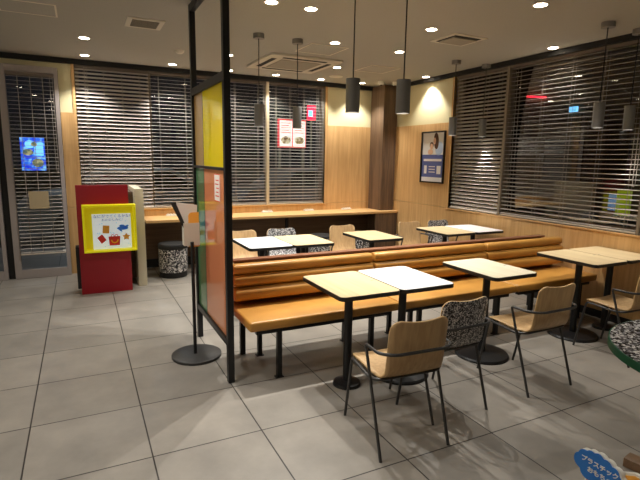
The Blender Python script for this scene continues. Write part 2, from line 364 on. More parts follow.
blind('x', 2.647, 3.597, YB+.035, WZ0+.002, WZ1-.002, 8, 'open-slatted blind in front of the lit menu board outside', (3.55, 1.45))
blind('y', 4.482, 5.377, XR+.035, RZ0+.002, RZ1-.002, 34, 'half-closed blind beside the framed poster on the side wall', (5.34, 1.35), cords=4)
blind('y', 2.747, 4.438, XR+.035, RZ0+.002, RZ1-.002, 7, 'long open blind above the tables, middle of the side window', (2.83, 1.35), cords=5)
blind('y', 1.0, 2.71, XR+.035, RZ0+.002, RZ1-.002, 38, 'blind cut off by the edge of the photo, past the looped cord', cords=5)
blind('x', -.735, -.23, YB-.11, .31, 2.55, 4, 'narrow blind hanging over the glazed door panel', (-.27, 1.35), cords=3)

# ------------------------------------------------------------------ window counter
ct = empty('window_counter', (2.7, 6.85, 0), 0, 'long oak-topped counter running under the back window', 'counter')
w = W(ct); w.prism([(.74, 6.60), (XR-.014, 6.60), (XR-.014, 6.737), (4.457, 6.737), (4.457, YB-.013), (.74, YB-.013)], .705, .74); w.build('worktop', M['oakx'], ct, bevel=.003)
W(ct).box(2.74, 2.78, 6.68, 6.72, 0, .705).build('leg', M['black'], ct)
W(ct).box(4.29, XR-.022, 6.612, 6.638, 0, .704).build('end_panel', M['walnut'], ct)
o0 = None
for i, (x, lb) in enumerate(((1.14, 'white outlet strip on the counter beside the partition post'), (2.571, 'white outlet strip on the counter above the terrazzo chair'), (3.283, 'white outlet strip on the counter by the pulled window cord'), (3.98, 'white outlet strip on the counter nearest the walnut column'))):
    if o0 is None:
        o0 = empty('power_outlet', (x, 7.04, .7405), 0, lb, 'outlet', 'power outlets along the counter')
        MB().bbox(-.085, .085, -.03, .03, 0, .02, .005).build('housing', M['whitep'], o0)
        m_ = MB()
        for k in range(4): m_.lathe([(.014, 0), (.014, .012), (.011, .014)], (-.06+k*.04, 0, .02), 12)
        m_.build('socket_caps', M['offwhite'], o0)
    else: dup(o0, (x, 7.04, .7405), label=lb)

# terrazzo stools
st = empty('round_stool', (1.045, 6.50, 0), 0, 'terrazzo drum stool with black lid by the beige station', 'stool', 'drum stools under the counter')
MB().lathe([(.168, 0), (.175, .01), (.175, .07), (.168, .075)], n=40).build('plinth', M['black_soft'], st)
MB().lathe([(.182, .075), (.186, .08), (.186, .375), (.182, .38)], n=40).build('drum', M['terrs'], st)
MB().lathe([(.186, .38), (.19, .386), (.19, .43), (.178, .447), (.08, .452), (0, .452)], n=40).build('lid', M['black_soft'], st)
dup(st, (3.2, 6.42, 0), label='terrazzo drum stool seen between the two middle back tables')
dup(st, (3.88, 6.42, 0), label='terrazzo drum stool glimpsed under the lone back table')

# ------------------------------------------------------------------ promotion display and waste station
ds = empty('promotion_display', (.21, 6.1, 0), 0, 'red upright display board with a yellow framed toy poster', 'display')
W(ds).bbox(-.062, .48, 6.02, 6.06, 0.0, 1.248, .004).build('front_board', M['red'], ds)
W(ds).box(-.04, .44, 6.062, 6.30, .08, 1.10).build('rear_body', M['black_soft'], ds)
yf = W(ds); x0, x1, z0, z1 = -.012, .545, .497, 1.032; t = .024
for b in ((x0, x1, z0, z0+t), (x0, x1, z1-t, z1), (x0, x0+t, z0+t, z1-t), (x1-t, x1, z0+t, z1-t)): yf.box(b[0], b[1], 5.91, 6.02, b[2], b[3])
W(ds).box(-.10, -.042, 6.07, 6.25, .06, .54).build('side_pocket', M['black_soft'], ds)
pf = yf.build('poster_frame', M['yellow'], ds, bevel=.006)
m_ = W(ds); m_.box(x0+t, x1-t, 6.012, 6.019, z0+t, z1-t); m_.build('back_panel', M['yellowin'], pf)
po = W(ds); yp = 5.975
po.box(.085, .490, yp, yp+.006, .524, .925)
def disk(mb, cx, cz, rx, rz, y, n=18, rot=0):
    pts = [(cx+rx*math.cos(a)*math.cos(rot)-rz*math.sin(a)*math.sin(rot), cz+rx*math.cos(a)*math.sin(rot)+rz*math.sin(a)*math.cos(rot)) for a in [2*PI*k/n for k in range(n)]]
    mb.add([(x, y, z) for x, z in pts]+[(x, y+.001, z) for x, z in pts], [list(range(n)), list(range(n, 2*n))[::-1]])
def poly(mb, pts, y):
    n = len(pts); mb.add([(x, y, z) for x, z in pts]+[(x, y+.001, z) for x, z in pts], [list(range(n)), list(range(n, 2*n))[::-1]]+[(i, n+i, n+(i+1)%n, (i+1)%n) for i in range(n)])
e = yp-.0015
po.cur = 1; disk(po, .40, .755, .062, .02, e); disk(po, .435, .77, .035, .014, e, rot=.6); disk(po, .375, .735, .028, .010, e, rot=-.8); disk(po, .395, .782, .03, .016, e)
po.cur = 2; poly(po, [(.185, .705), (.255, .70), (.262, .79), (.192, .795)], e)
pts = [(.435+(.048 if k % 2 == 0 else .024)*math.cos(PI/2+k*PI/5), .655+(.048 if k % 2 == 0 else .024)*math.sin(PI/2+k*PI/5)) for k in range(10)]; poly(po, pts, e)
po.cur = 3; poly(po, [(.128, .655), (.18, .695), (.225, .625), (.172, .585)], e); poly(po, [(.253, .56), (.362, .56), (.37, .665), (.245, .665)], e)
po.cur = 4
poly(po, [(.31+.040*math.cos(a), .625+.040*math.sin(a)) for a in [PI+k*PI/10 for k in range(11)]]+[(.31+.028*math.cos(a), .625+.028*math.sin(a)) for a in [2*PI-k*PI/10 for k in range(11)]], e-.001)
po.cur = 3
for cx in (.29, .33):
    pts = [(cx+.02*math.cos(a), .66+.03*math.sin(a)) for a in [k*PI/8 for k in range(9)]]+[(cx+.013*math.cos(a), .66+.022*math.sin(a)) for a in [PI-k*PI/8 for k in range(9)]]; poly(po, pts, e)
po.cur = 1
for i in range(22): disk(po, random.uniform(.115, .475), random.choice([random.uniform(.55, .58), random.uniform(.69, .72), random.uniform(.80, .84)]), .004, .004, e, 8)
po_scale = None
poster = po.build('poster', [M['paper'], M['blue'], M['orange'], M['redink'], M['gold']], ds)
RX = Matrix.Rotation(PI/2, 4, 'X'); dl = -Vector(ds.location)
text_mesh('なにがでてくるかな?', .042, M['purple'], 'lettering', poster, Matrix.Translation(dl+Vector((.293, e, .895))) @ RX)
text_mesh('おたのしみに!', .036, M['purple'], 'lettering', poster, Matrix.Translation(dl+Vector((.293, e, .855))) @ RX)

ds.location.y -= .055
ws = empty('waste_station', (.6, 6.6, 0), 0, 'beige side panel station standing between red display and counter', 'waste station')
W(ws).bbox(.565, .665, 6.12, 6.98, 0.0, 1.19, .004).build('side_panel', M['beige'], ws)
W(ws).box(.46, .563, 6.34, 6.95, .06, 1.14).build('cabinet', M['brown'], ws)

# ------------------------------------------------------------------ black partition
XP = .875
pt = empty('partition_screen', (XP, 3.64, 0), 0, 'black framed floor-to-ceiling screen with coloured acrylic panels', 'partition')
for y in (3.155, 4.135): W(pt).box(XP-.022, XP+.022, y-.024, y+.024, 0, HC-.002).build('post', M['black'], pt, bevel=.002)
for z0, z1 in ((2.715, 2.77), (2.07, 2.125), (1.49, 1.508), (.265, .31)):
    W(pt).box(XP-.02, XP+.02, 3.182, 4.108, z0, z1).build('crossbar', M['black'], pt)
for nm, mt, y0, y1, z0, z1 in (('acrylic_panel', 'a_yellow', 3.182, 3.815, 1.51, 2.068), ('acrylic_panel', 'a_tan', 3.825, 4.108, 1.51, 2.068), ('acrylic_panel', 'a_orange', 3.182, 3.815, .312, 1.488), ('acrylic_panel', 'a_green', 3.825, 4.108, .312, 1.488)):
    q = W(pt).box(XP-.004, XP+.004, y0, y1, z0, z1).build(nm, M[mt], pt)
    q['label'] = {'a_yellow': 'yellow panel', 'a_tan': 'tan see-through panel', 'a_orange': 'orange panel', 'a_green': 'green panel'}[mt]
W(pt).box(XP-.005, XP+.005, 3.815, 3.825, .312, 1.488).box(XP-.005, XP+.005, 3.815, 3.825, 1.51, 2.068).build('joint_strip', M['dark'], pt)
nt_ = empty('taped_notice', (XP-.007, 3.413, 1.26), 0, 'small white notice with red border taped to the orange panel', 'notice')
n_ = W(nt_); n_.box(XP-.0068, XP-.0048, 3.337, 3.49, 1.265, 1.46); n_.cur = 1
for b in ((3.337, 3.49, 1.455, 1.46), (3.337, 3.49, 1.265, 1.270), (3.337, 3.341, 1.27, 1.455), (3.486, 3.49, 1.27, 1.455)): n_.box(XP-.0075, XP-.0068, *b)
for k in range(5): n_.box(XP-.0075, XP-.0068, 3.365+.01*(k % 2), 3.46-.015*(k % 3), 1.30+k*.028, 1.307+k*.028)
n_.build('sheet', [M['whitep'], M['redink']], nt_)

# flyer stand
fs = empty('flyer_stand', (.752, 3.71, 0), 0, 'black disc-based stand holding a white flyer box by the partition', 'stand')
MB().lathe([(.190, 0), (.194, .004), (.194, .022), (.188, .026), (0, .026)], n=48).build('base', M['dark'], fs)
MB().tube([(-.01, 0, .022), (-.01, 0, .93)], .0135, 14).build('pole', M['black'], fs)
W(fs).box(.690, .803, 3.72, 3.725, .90, 1.075).box(.685, .69, 3.72, 3.80, .90, 1.075).box(.798, .803, 3.725, 3.80, .90, 1.075).box(.69, .798, 3.725, 3.80, .90, .905).box(.69, .798, 3.795, 3.80, .905, 1.075).build('flyer_box', M['offwhite'], fs)
cd = empty('orange_card', (.758, 3.735, .886), 0, 'orange card standing inside the white flyer box', 'card')
m_ = MB(); pts = [(-.035, 0), (.045, 0), (.045, .27)]+[(-.005-.03*math.sin(k*PI/12), .24+.03*math.cos(k*PI/12)) for k in range(7)]
n = len(pts); m_.add([(x, 0, z) for x, z in pts]+[(x, .004, z) for x, z in pts], [list(range(n)), list(range(n, 2*n))[::-1]]+[(i, n+i, n+(i+1)%n, (i+1)%n) for i in range(n)])
m_.build('card', M['orange'], cd)
fl = empty('folded_flyer', (.70, 3.765, .885), 0, 'white folded flyer splayed out of the flyer box', 'flyer')
m_ = MB(); m_.add([(.0,-.02,.12),(.022,-.02,.12),(-.068,-.03,.352),(-.105,-.03,.345),(.0,-.017,.12),(.022,-.017,.12),(-.068,-.027,.352),(-.105,-.027,.345)], [(0,1,2,3),(7,6,5,4),(0,4,5,1),(1,5,6,2),(2,6,7,3),(3,7,4,0)]); m_.build('cover', M['dark'], fl)
m_ = MB(); m_.add([(.015,-.012,0),(.085,-.012,0),(.095,-.016,.325),(-.062,-.022,.352),(.015,-.004,0),(.085,-.004,0),(.095,-.008,.325),(-.062,-.012,.352)], [(0,1,2,3),(7,6,5,4),(0,4,5,1),(1,5,6,2),(2,6,7,3),(3,7,4,0)]); m_.build('inner_pages', M['whitep'], fl)

# ------------------------------------------------------------------ benches
def roll(mb, x0, x1, yc, zc, ry, rz):
    n = 20; prof = []
    for k in range(n):
        a = 2*PI*k/n; c, s_ = math.cos(a), math.sin(a); e_ = .72
        prof.append((math.copysign(abs(c)**e_, c), math.copysign(abs(s_)**e_, s_)))
    rings = [(x0, .80), (x0+.004, .93), (x0+.014, 1), (x1-.014, 1), (x1-.004, .93), (x1, .80)]
    vs = [(x, yc+py*ry*s, zc+pz*rz*s) for x, s in rings for py, pz in prof]
    fs = [(i*n+k, (i+1)*n+k, (i+1)*n+(k+1)%n, i*n+(k+1)%n) for i in range(len(rings)-1) for k in range(n)]+[list(range(n)), [(len(rings)-1)*n+k for k in range(n)][::-1]]
    mb.add(vs, fs, True)
def bench(x0, x1, legs, label):
    cx = (x0+x1)/2; L = (x1-x0)/2-.003
    r = empty('bench_module', (cx, 3.3, 0), 0, label, 'bench', 'caramel banquette sections')
    MB().bbox(-L, L, -.28, .26, .392, .462, .016, 3).build('seat', M['leather'], r)
    for (y, z, ry, rz) in ((.170, .742, .046, .040), (.166, .655, .062, .047), (.152, .553, .074, .052)):
        m = MB(); roll(m, -L+.008, min(L-.008, 4.625-cx), y, z, ry, rz); m.build('back_roll', M['leather'], r)
    MB().box(-L+.03, min(L-.03, 4.60-cx), .205, .245, .463, .765).build('back_board', M['cap'], r)
    MB().box(-L+.06, L-.06, -.24, -.20, .355, .391).box(-L+.06, L-.06, .20, .24, .355, .391).build('seat_rail', M['black'], r)
    for lx in legs:
        for y in (-.21, .22):
            m = MB(); m.box(lx-cx-.017, lx-cx+.017, y-.017, y+.017, 0.006, .355).box(lx-cx-.03, lx-cx+.03, y-.024, y+.024, 0, .006); m.build('leg', M['black'], r)
    return r
B = [bench(.974, 2.225, (1.217, 2.0), 'end section of caramel bench beside the black partition'),
     bench(2.225, 3.53, (2.47, 3.36), 'middle section of the three-roll caramel bench'),
     bench(3.53, 4.665, (3.80, 4.5), 'section of caramel bench meeting the side wall')]
dv = empty('bench_divider', (2.77, 3.60, 0), 0, 'low brown wooden divider running behind the bench backs', 'divider')
W(dv).bbox(1.005, 4.51, 3.56, 3.64, .772, .79, .003).build('cap', M['cap'], dv)
W(dv).box(1.04, 4.48, 3.582, 3.618, .39, .772).build('board', M['cap'], dv)
for lx in (1.1, 2.77, 4.4): W(dv).box(lx-.02, lx+.02, 3.583, 3.617, 0, .39).build('leg', M['black'], dv)

# ------------------------------------------------------------------ tables
def rrect(w, d, r, n=6):
    out = []
    for cx, cy, a0 in ((w/2-r, d/2-r, 0), (-w/2+r, d/2-r, PI/2), (-w/2+r, -d/2+r, PI), (w/2-r, -d/2+r, 3*PI/2)):
        for k in range(n+1): a = a0+PI/2*k/n; out.append((cx+r*math.cos(a), cy+r*math.sin(a)))
    return out
def make_table(x, y, mt, big, label, mark=1):
    r = empty('cafe_table', (x, y, 0), 0, label, 'table', 'square-topped pedestal tables')
    MB().prism(rrect(.442, .602, .038), .714, .7405).build('tabletop', mt, r)
    MB().prism(rrect(.449, .609, .041), .712, .7385).build('edge_band', M['edge'], r)
    MB().box(-.12, .12, -.16, .16, .70, .712).build('mounting_plate', M['black'], r)
    MB().lathe([(.029, .02), (.029, .70)], n=24).build('pole', M['black'], r)
    R_ = .215 if big else .098
    MB().lathe([(R_, 0), (R_, .012), (R_*.96, .022), (R_*.3, .034), (.03, .036), (0, .036)], n=48).build('base', M['black'], r)
    sgn = 1 if mark > 0 else -1
    if mark:
        MB().box(sgn*.19-.016, sgn*.19+.016, .0-.006, .006, .7406, .7412).build('seat_sticker', M['acin'], r)
    return r
make_table(1.612, 2.785, M['maple'], False, 'maple-topped table nearest the partition, in front of the bench', 1)
make_table(2.067, 2.785, M['white'], True, 'white-topped table joined to the front maple one', -1)
make_table(2.892, 2.785, M['pale'], True, 'lone pale-topped table in front of the middle bench', 1)
make_table(4.02, 2.785, M['maple'], True, 'wood-topped table pushed against the other by the side window, on a wide disc', 1)
make_table(4.474, 2.785, M['maple'], False, 'wood-topped table touching the side wall under the blinds', -1)
make_table(1.60, 4.535, M['white'], True, 'white-topped table behind the bench next to the partition', 1)
make_table(2.055, 4.535, M['maple'], False, 'yellowish wood table joined to the back white one by the partition', -1)
make_table(2.905, 4.535, M['maple'], True, 'lone wood-topped table behind the middle of the bench', 0)
make_table(3.965, 4.545, M['maple'], True, 'yellowish wood table behind the bench, below the framed poster', 1)
make_table(4.42, 4.545, M['white'], False, 'white-topped table behind the bench against the side wall', -1)

# ------------------------------------------------------------------ chairs
def shell():
    pr = [(.195, .418), (.183, .430), (.16, .437), (.08, .436), (0, .431), (-.08, .427), (-.14, .430), (-.172, .442), (-.193, .465), (-.204, .50), (-.210, .55), (-.216, .60), (-.222, .65), (-.228, .70), (-.232, .73), (-.235, .749), (-.2365, .761), (-.237, .766)]
    D = [0]
    for i in range(1, len(pr)): D.append(D[-1]+math.dist(pr[i], pr[i-1]))
    tot = D[-1]; mb = MB(); nu = 15; rows = []
    for i, (y, z) in enumerate(pr):
        h = .190 if z < .46 else .180
        r0 = .055; d = min(D[i], tot-D[i]); hw = h-(r0-math.sqrt(max(0, r0*r0-(r0-min(d, r0))**2)))
        back = max(0, min(1, (z-.44)/.12)); rows.append([])
        for k in range(nu):
            u = -1+2*k/(nu-1); x = u*hw
            rows[-1].append((x, y-.028*back*(1-(x/h)**2)+.006*back, z-(.006*(1-u*u) if z < .45 else 0)-(.010*(1-u*u) if i >= 15 else 0)))
    vs = [p for r in rows for p in r]; n = len(rows)
    mb.add(vs, [(i*nu+k, i*nu+k+1, (i+1)*nu+k+1, (i+1)*nu+k) for i in range(n-1) for k in range(nu-1)], True)
    return mb
def make_chair(loc, rz, mt, label, group):
    r = empty('cafe_chair', loc, rz, label, 'chair', group)
    s = shell().build('seat_shell', [mt, M['plyedge']], r)
    md = s.modifiers.new('s', 'SOLIDIFY'); md.thickness = .011; md.offset = 0; md.material_offset_rim = 1
    for q in (-1, 1):
        MB().tube([(q*.217, -.25, 0), (q*.220, -.062, .555)], .0088).build('leg', M['dark'], r)
        MB().tube([(q*.188, .25, 0), (q*.19, .172, .395)], .0088).build('leg', M['dark'], r)
    MB().tube([(-.2197, -.07, .535), (-.221, -.05, .588), (-.228, -.21, .592), (-.16, -.266, .594), (.16, -.266, .594), (.228, -.21, .592), (.221, -.05, .588), (.2197, -.07, .535)], .0088, bend=.06).build('armrest', M['dark'], r)
    MB().tube([(-.1899, .176, .375), (-.19, .166, .415), (-.216, -.10, .411), (-.19, -.17, .425), (.19, -.17, .425), (.216, -.10, .411), (.19, .166, .415), (.1899, .176, .375)], .0085, bend=.04).build('seat_frame', M['dark'], r)
    return r
gp = 'armchairs at the bench tables'
ch = make_chair((1.565, 2.157, 0), math.radians(-3.7), M['ply'], 'plywood armchair nearest the camera, drawn up to the joined tables', gp)
dup(ch, (2.855, 2.345, 0), 0, 'plywood armchair facing the lone pale table')
dup(ch, (3.98, 2.355, 0), 0, 'plywood armchair partly hidden by the round terrazzo table')
ct_ = make_chair((2.04, 2.345, 0), 0, M['terr'], 'speckled terrazzo-pattern armchair between two plywood armchairs', gp)
dup(ch, (1.59, 4.975, 0), PI, 'plywood chair behind the white table beside the partition')
dup(ch, (2.89, 4.975, 0), PI, 'plywood chair behind the lone back table')
dup(ch, (3.915, 4.975, 0), PI, 'plywood chair in front of the walnut column')
dup(ct_, (2.075, 4.975, 0), PI, 'speckled chair behind the joined white and wood tables')
dup(ct_, (4.40, 4.975, 0), PI, 'speckled chair beneath the framed wall poster')

# ------------------------------------------------------------------ round terrazzo table
rt = empty('round_table', (2.60, .95, 0), 0, 'round terrazzo table with a dark green edge', 'table')
MB().lathe([(.536, .722), (.536, .7405), (0, .7405)], n=96).build('tabletop', M['terrt'], rt)
MB().lathe([(.52, .70), (.543, .702), (.543, .737), (.541, .739), (.5365, .739)], n=96).build('edge_band', M['green'], rt)
MB().lathe([(.04, .02), (.04, .70)], n=24).build('pole', M['black'], rt)
for k in range(4):
    m_ = MB(); m_.T = Matrix.Rotation(math.radians(101)+k*PI/2, 4, 'Z'); m_.bbox(.035, .42, -.042, .042, 0, .05, .004); m_.build('foot', M['footwood'], rt)
MB().lathe([(.036, 0), (.036, .06)], n=24).build('hub', M['black'], rt)

# ------------------------------------------------------------------ toy collection box with cloud sign
XC = .95
bx = empty('sign_stand', (1.0, .40, 0), 0, 'low stand with a blue cloud sign in white lettering, cut off by the photo corner', 'sign')
W(bx).bbox(XC+.021, XC+.09, .18, .61, 0, .879, .006).build('body', M['redframe'], bx)
hb = W(bx)
n0 = [(.60, .88), (.60, .905), (.54, .945), (.50, .966), (.19, .966), (.19, .88)]
def yz(mb, pts, xa, xb):
    n = len(pts); mb.add([(xa, y, z) for y, z in pts]+[(xb, y, z) for y, z in pts], [list(range(n)), list(range(n, 2*n))[::-1]]+[(i, n+i, n+(i+1)%n, (i+1)%n) for i in range(n)])
yz(hb, n0, XC+.012, XC+.020); hb.cur = 1
yz(hb, [(.595, .882), (.595, .903), (.538, .940), (.499, .961), (.195, .961), (.195, .882)], XC+.010, XC+.012)
hb.build('header_board', [M['whitep'], M['orange']], bx)
def cloud(cy, cz, s):
    bumps = [(.075, .000, .034), (.066, .026, .026), (.040, .040, .022), (.010, .040, .026), (-.022, .035, .024), (-.052, .022, .024), (-.068, -.004, .026), (-.045, -.03, .03), (0, -.035, .035), (.045, -.03, .034)]
    out = []
    for k in range(120):
        a = 2*PI*k/120; dx, dz = math.cos(a), math.sin(a); best = 0
        for by, bz, br in bumps+[(0, 0, .04)]:
            by *= s; bz *= s
            pr = by*dx+bz*dz; d2 = by*by+bz*bz-pr*pr; rr = (br*s)
            if d2 < rr*rr: best = max(best, pr+math.sqrt(rr*rr-d2))
        out.append((cy+dx*best, cz+dz*best))
    return out
cl = W(bx); yz(cl, cloud(.558, .937, .56), XC-.001, XC+.009); cl.cur = 1; yz(cl, cloud(.5615, .9365, .54), XC-.003, XC-.001)
cs = cl.build('cloud_sign', [M['whitep'], M['cloudblue']], bx)
base = Matrix(((0,0,-1,0),(-1,0,0,0),(0,1,0,0),(0,0,0,1)))      # text x -> -Y, text y -> Z, facing -X
tl = -Vector(bx.location)
text_mesh('プラスチック', .0138, M['whitep'], 'lettering', cs, Matrix.Translation(tl+Vector((XC-.0035, .562, .9455))) @ base, bold=.0003)
text_mesh('おもちゃ', .0138, M['whitep'], 'lettering', cs, Matrix.Translation(tl+Vector((XC-.0035, .560, .9265))) @ base, bold=.0003)

# ------------------------------------------------------------------ framed poster on the side wall
fp = empty('framed_poster', (XR-.03, 5.755, 1.24), 0, 'black framed poster of a mother and child on the oak wall', 'poster')
y0, y1, z0, z1 = 5.50, 6.03, 1.245, 2.0; t = .02
m_ = W(fp)
for b in ((y0, y1, z0, z0+t), (y0, y1, z1-t, z1), (y0, y0+t, z0+t, z1-t), (y1-t, y1, z0+t, z1-t)): m_.box(XR-.04, XR-.0125, *b)
m_.build('frame', M['black'], fp)
m_ = W(fp); m_.box(XR-.02, XR-.013, y0+t, y1-t, z0+t, z1-t); m_.build('sheet', M['photo'], fp)
m_ = W(fp); X_ = XR-.022
def q4(mb, a, b, c, d, x=X_): mb.box(x, x+.001, a, b, c, d)
def el(mb, cy, cz, ry, rz, x, rot=0):
    pts = [(cy+ry*math.cos(a)*math.cos(rot)-rz*math.sin(a)*math.sin(rot), cz+ry*math.cos(a)*math.sin(rot)+rz*math.sin(a)*math.cos(rot)) for a in [2*PI*k/20 for k in range(20)]]
    yz(mb, pts, x, x+.0008)
q4(m_, 5.52, 6.01, 1.33, 1.66)
m_.cur = 1; el(m_, 5.63, 1.75, .085, .10, X_, .2)
m_.cur = 2; el(m_, 5.70, 1.86, .055, .12, X_-.001, -.1); el(m_, 5.80, 1.80, .045, .045, X_-.001)
m_.cur = 3; el(m_, 5.735, 1.86, .028, .05, X_-.002); el(m_, 5.80, 1.78, .034, .042, X_-.002); el(m_, 5.82, 1.70, .06, .04, X_-.002)
m_.cur = 4; q4(m_, 5.56, 5.97, 1.565, 1.60, X_-.002); q4(m_, 5.89, 5.95, 1.38, 1.50, X_-.002); q4(m_, 5.57, 5.66, 1.38, 1.50, X_-.002); q4(m_, 5.52, 6.01, 1.265, 1.33)
for k in range(3): q4(m_, 5.70, 5.84, 1.40+k*.04, 1.412+k*.04, X_-.002)
m_.build('print', [M['bluep'], M['shirt'], M['hair'], M['skin'], M['photo']], fp)

# ------------------------------------------------------------------ ceiling fittings
def spot(name, loc, energy, size, blend, parent, col=(1, .965, .90), rad=.012):
    l = bpy.data.lights.new(name, 'SPOT'); l.energy = energy; l.spot_size = math.radians(size); l.spot_blend = blend; l.color = col; l.shadow_soft_size = rad
    o = bpy.data.objects.new(name, l); C.objects.link(o); o.parent = parent; o.location = loc; return o
EL, EP, EB, EN = 64, 21, 26, 138
dn = None
DL = [(.12, 5.823, 'small round downlight above the red display, nearer the camera of the pair'), (.133, 6.80, 'small round downlight close to the blind above the red display'),
 (1.18, 6.85, 'round downlight near the smoke detector, close to the back wall'), (1.664, 5.873, 'round downlight seen right behind the tall partition post'),
 (1.955, 6.888, 'round downlight between the partition post and the air conditioner by the wall'), (2.657, 6.886, 'round downlight at the blinds just past the air conditioner'),
 (3.40, 6.90, 'round downlight at the wall above the pier end of the blinds'), (1.417, 3.77, 'big bright downlight cut near the top edge beside the partition'),
 (1.76, 3.776, 'downlight next to the big top-edge one, towards the pendant cable'), (2.476, 4.706, 'downlight at the corner of the ceiling hatch'),
 (3.144, 5.906, 'downlight at the far corner of the air conditioner'), (4.11, 6.863, 'downlight next to the walnut column'),
 (3.304, 4.718, 'downlight between the long pendant cable and the square vent'), (3.002, 3.79, 'downlight just before the square ceiling vent'),
 (3.267, 2.814, 'downlight nearest the top edge of the photo above the side window'), (4.60, 5.881, 'downlight near the side wall above the framed poster'),
 (4.42, 4.72, 'downlight over the white table by the side wall'), (4.58, 3.735, 'downlight against the long side window')]
DL = [d for d in DL if d[1] != 4.72]
def make_down(x, y, lb, E):
    r = empty('downlight', (x, y, HC), 0, lb, 'downlight', 'round ceiling downlights')
    MB().lathe([(.048, -.0008), (.062, -.004), (.062, 0), (.048, 0)], n=28).build('trim_ring', M['offwhite'], r)
    MB().lathe([(0, -.0025), (.047, -.0025), (.047, -.001), (0, -.001)], n=28).build('lamp', M['lamp'], r)
    spot('beam', (0, 0, -.02), E, 100, .6, r)
    return r
for x, y, lb in DL:
    if dn is None: dn = make_down(x, y, lb, EL)
    else:
        q = dup(dn, (x, y, HC), label=lb)
        if 3.5 < y < 4:
            for c in q.children:
                if c.type == 'LIGHT': c.data = c.data.copy(); c.data.energy = EN if x < 4 else 30
for i, (x, y) in enumerate(((.12, 4.3), (-.9, 5.6))):
    pass
# unseen downlights added to fill the room; the stronger ones light the partition panels
d2 = make_down(-.9, 3.6, 'added ceiling downlight out of view, fill light for the room', EB); d2['group'] = 'added fill downlights out of view'
for x, y in ((.12, 2.9), (-.75, 2.3), (.12, 3.75), (-2.3, 4.6), (-1.8, 2.2), (-.5, 1.2), (.9, 1.3), (-2.6, .2), (-.6, -1.0), (1.0, -.9), (2.9, .6), (3.9, 1.2), (2.6, -1.4)):
    q = dup(d2, (x, y, HC))
    if x > -.8 and y > 2:
        for c in q.children:
            if c.type == 'LIGHT': c.data = c.data.copy(); c.data.energy = 62

# unseen glowing panel added on the left wall as fill light
mbd = empty('fill_panel', (XL+.03, 1.6, 0), 0, 'added glowing cabinet out of view, fill light from the left wall', 'fillpanel')
W(mbd).box(XL+.002, XL+.08, -.6, 4.2, 0, 2.45).build('housing', M['whitep'], mbd)
W(mbd).box(XL+.08, XL+.085, -.55, 4.15, 1.8, 2.4).build('lit_face', M['fillpanel'], mbd)
def pendant(x, y, label, mt):
    r = empty('pendant_lamp', (x, y, HC), 0, label, 'pendant lamp', 'cylinder pendants over the tables')
    MB().lathe([(.055, -.045), (.055, -.001), (.0, -.001)], n=28).lathe([(0, -.045), (.055, -.045)], n=28).build('ceiling_cap', M['lampgrey'], r)
    MB().tube([(0, 0, -.045), (0, 0, -.672)], .0045, 8).build('cable', M['black'], r)
    MB().lathe([(.0, -.67), (.046, -.67), (.047, -.673), (.047, -.888), (.041, -.888), (.041, -.86), (.0, -.86)], n=32).build('shade', mt, r)
    MB().lathe([(.0, -.872), (.040, -.872), (.040, -.865), (0, -.865)], n=24).build('lamp', M['pend'], r)
    spot('beam', (0, 0, -.893), EP, 64, .8, r, rad=.035)
    return r
pd = pendant(1.65, 4.745, 'pendant over the back white table, seen beside the partition', M['charcoal'])
dup(pd, (2.073, 4.76, HC), label='pendant over the back maple table, in front of the menu board')
dup(pd, (4.168, 4.756, HC), label='pendant hanging at the edge of the side blinds by the poster')
dup(pd, (4.655, 4.752, HC), label='pendant in front of the half-closed side blind')
dup(pd, (1.662, 2.89, HC), label='large dark pendant over the front maple table')
dup(pd, (1.97, 2.75, HC), label='large dark pendant beside the walnut column, over the front white table')
dup(pd, (4.157, 2.853, HC), label='pendant before the long blind, over the wide-based wood table')
dup(pd, (4.60, 2.853, HC), label='pendant next to the looped blind cord')

ac = empty('air_conditioner', (2.52, 5.92, HC), 0, 'square ceiling cassette air conditioner above the back tables', 'air conditioner')
m_ = MB(); m_.prism(rrect(.95, .95, .03), -.028, -.001); m_.build('panel', M['ac'], ac, bevel=.006)
MB().box(-.27, .27, -.27, .27, -.034, -.028).build('intake_grille', M['acin'], ac, bevel=.004)
m_ = MB()
for a in range(4):
    m_.T = Matrix.Rotation(a*PI/2, 4, 'Z'); m_.box(-.29, .29, -.40, -.335, -.0295, -.027)
m_.build('air_slots', M['slot'], ac)
def hatch(x0, x1, y0, y1, label, name='ceiling_hatch'):
    cx, cy = (x0+x1)/2, (y0+y1)/2; r = empty(name, (cx, cy, HC), 0, label, 'hatch', 'inspection hatches in the ceiling')
    a, b = (x1-x0)/2, (y1-y0)/2; t = .014
    MB().box(-a, a, -b, -b+t, -.004, 0).box(-a, a, b-t, b, -.004, 0).box(-a, -a+t, -b+t, b-t, -.004, 0).box(a-t, a, -b+t, b-t, -.004, 0).build('rim', M['hatch'], r)
    MB().box(-a+t, a-t, -b+t, b-t, -.002, 0).build('cover', M['ceiling'], r)
hatch(2.265, 2.715, 4.83, 5.28, 'square hatch outline nearer than the air conditioner')
hatch(3.45, 3.9, 5.52, 5.97, 'square hatch outline between air conditioner and column')
hatch(-.53, -.095, 4.70, 5.09, 'pale rimmed hatch in the top corner above the door')
v = empty('ceiling_vent', (.61, 4.91, HC), 0, 'rectangular slatted vent before the smoke detector', 'vent')
MB().box(-.16, .16, -.17, .17, -.008, 0).build('frame', M['ac'], v, bevel=.003)
m_ = MB(); m_.box(-.115, .115, -.12, .12, -.0095, -.008); m_.build('backing', M['slot'], v)
m_ = MB()
for k in range(9): m_.box(-.115, .115, -.112+k*.028-.004, -.112+k*.028+.004, -.013, -.0095)
m_.build('grille', M['acin'], v)
v = empty('ceiling_vent', (3.48, 3.96, HC), 0, 'square diffuser vent with a dark slot above the side window', 'vent')
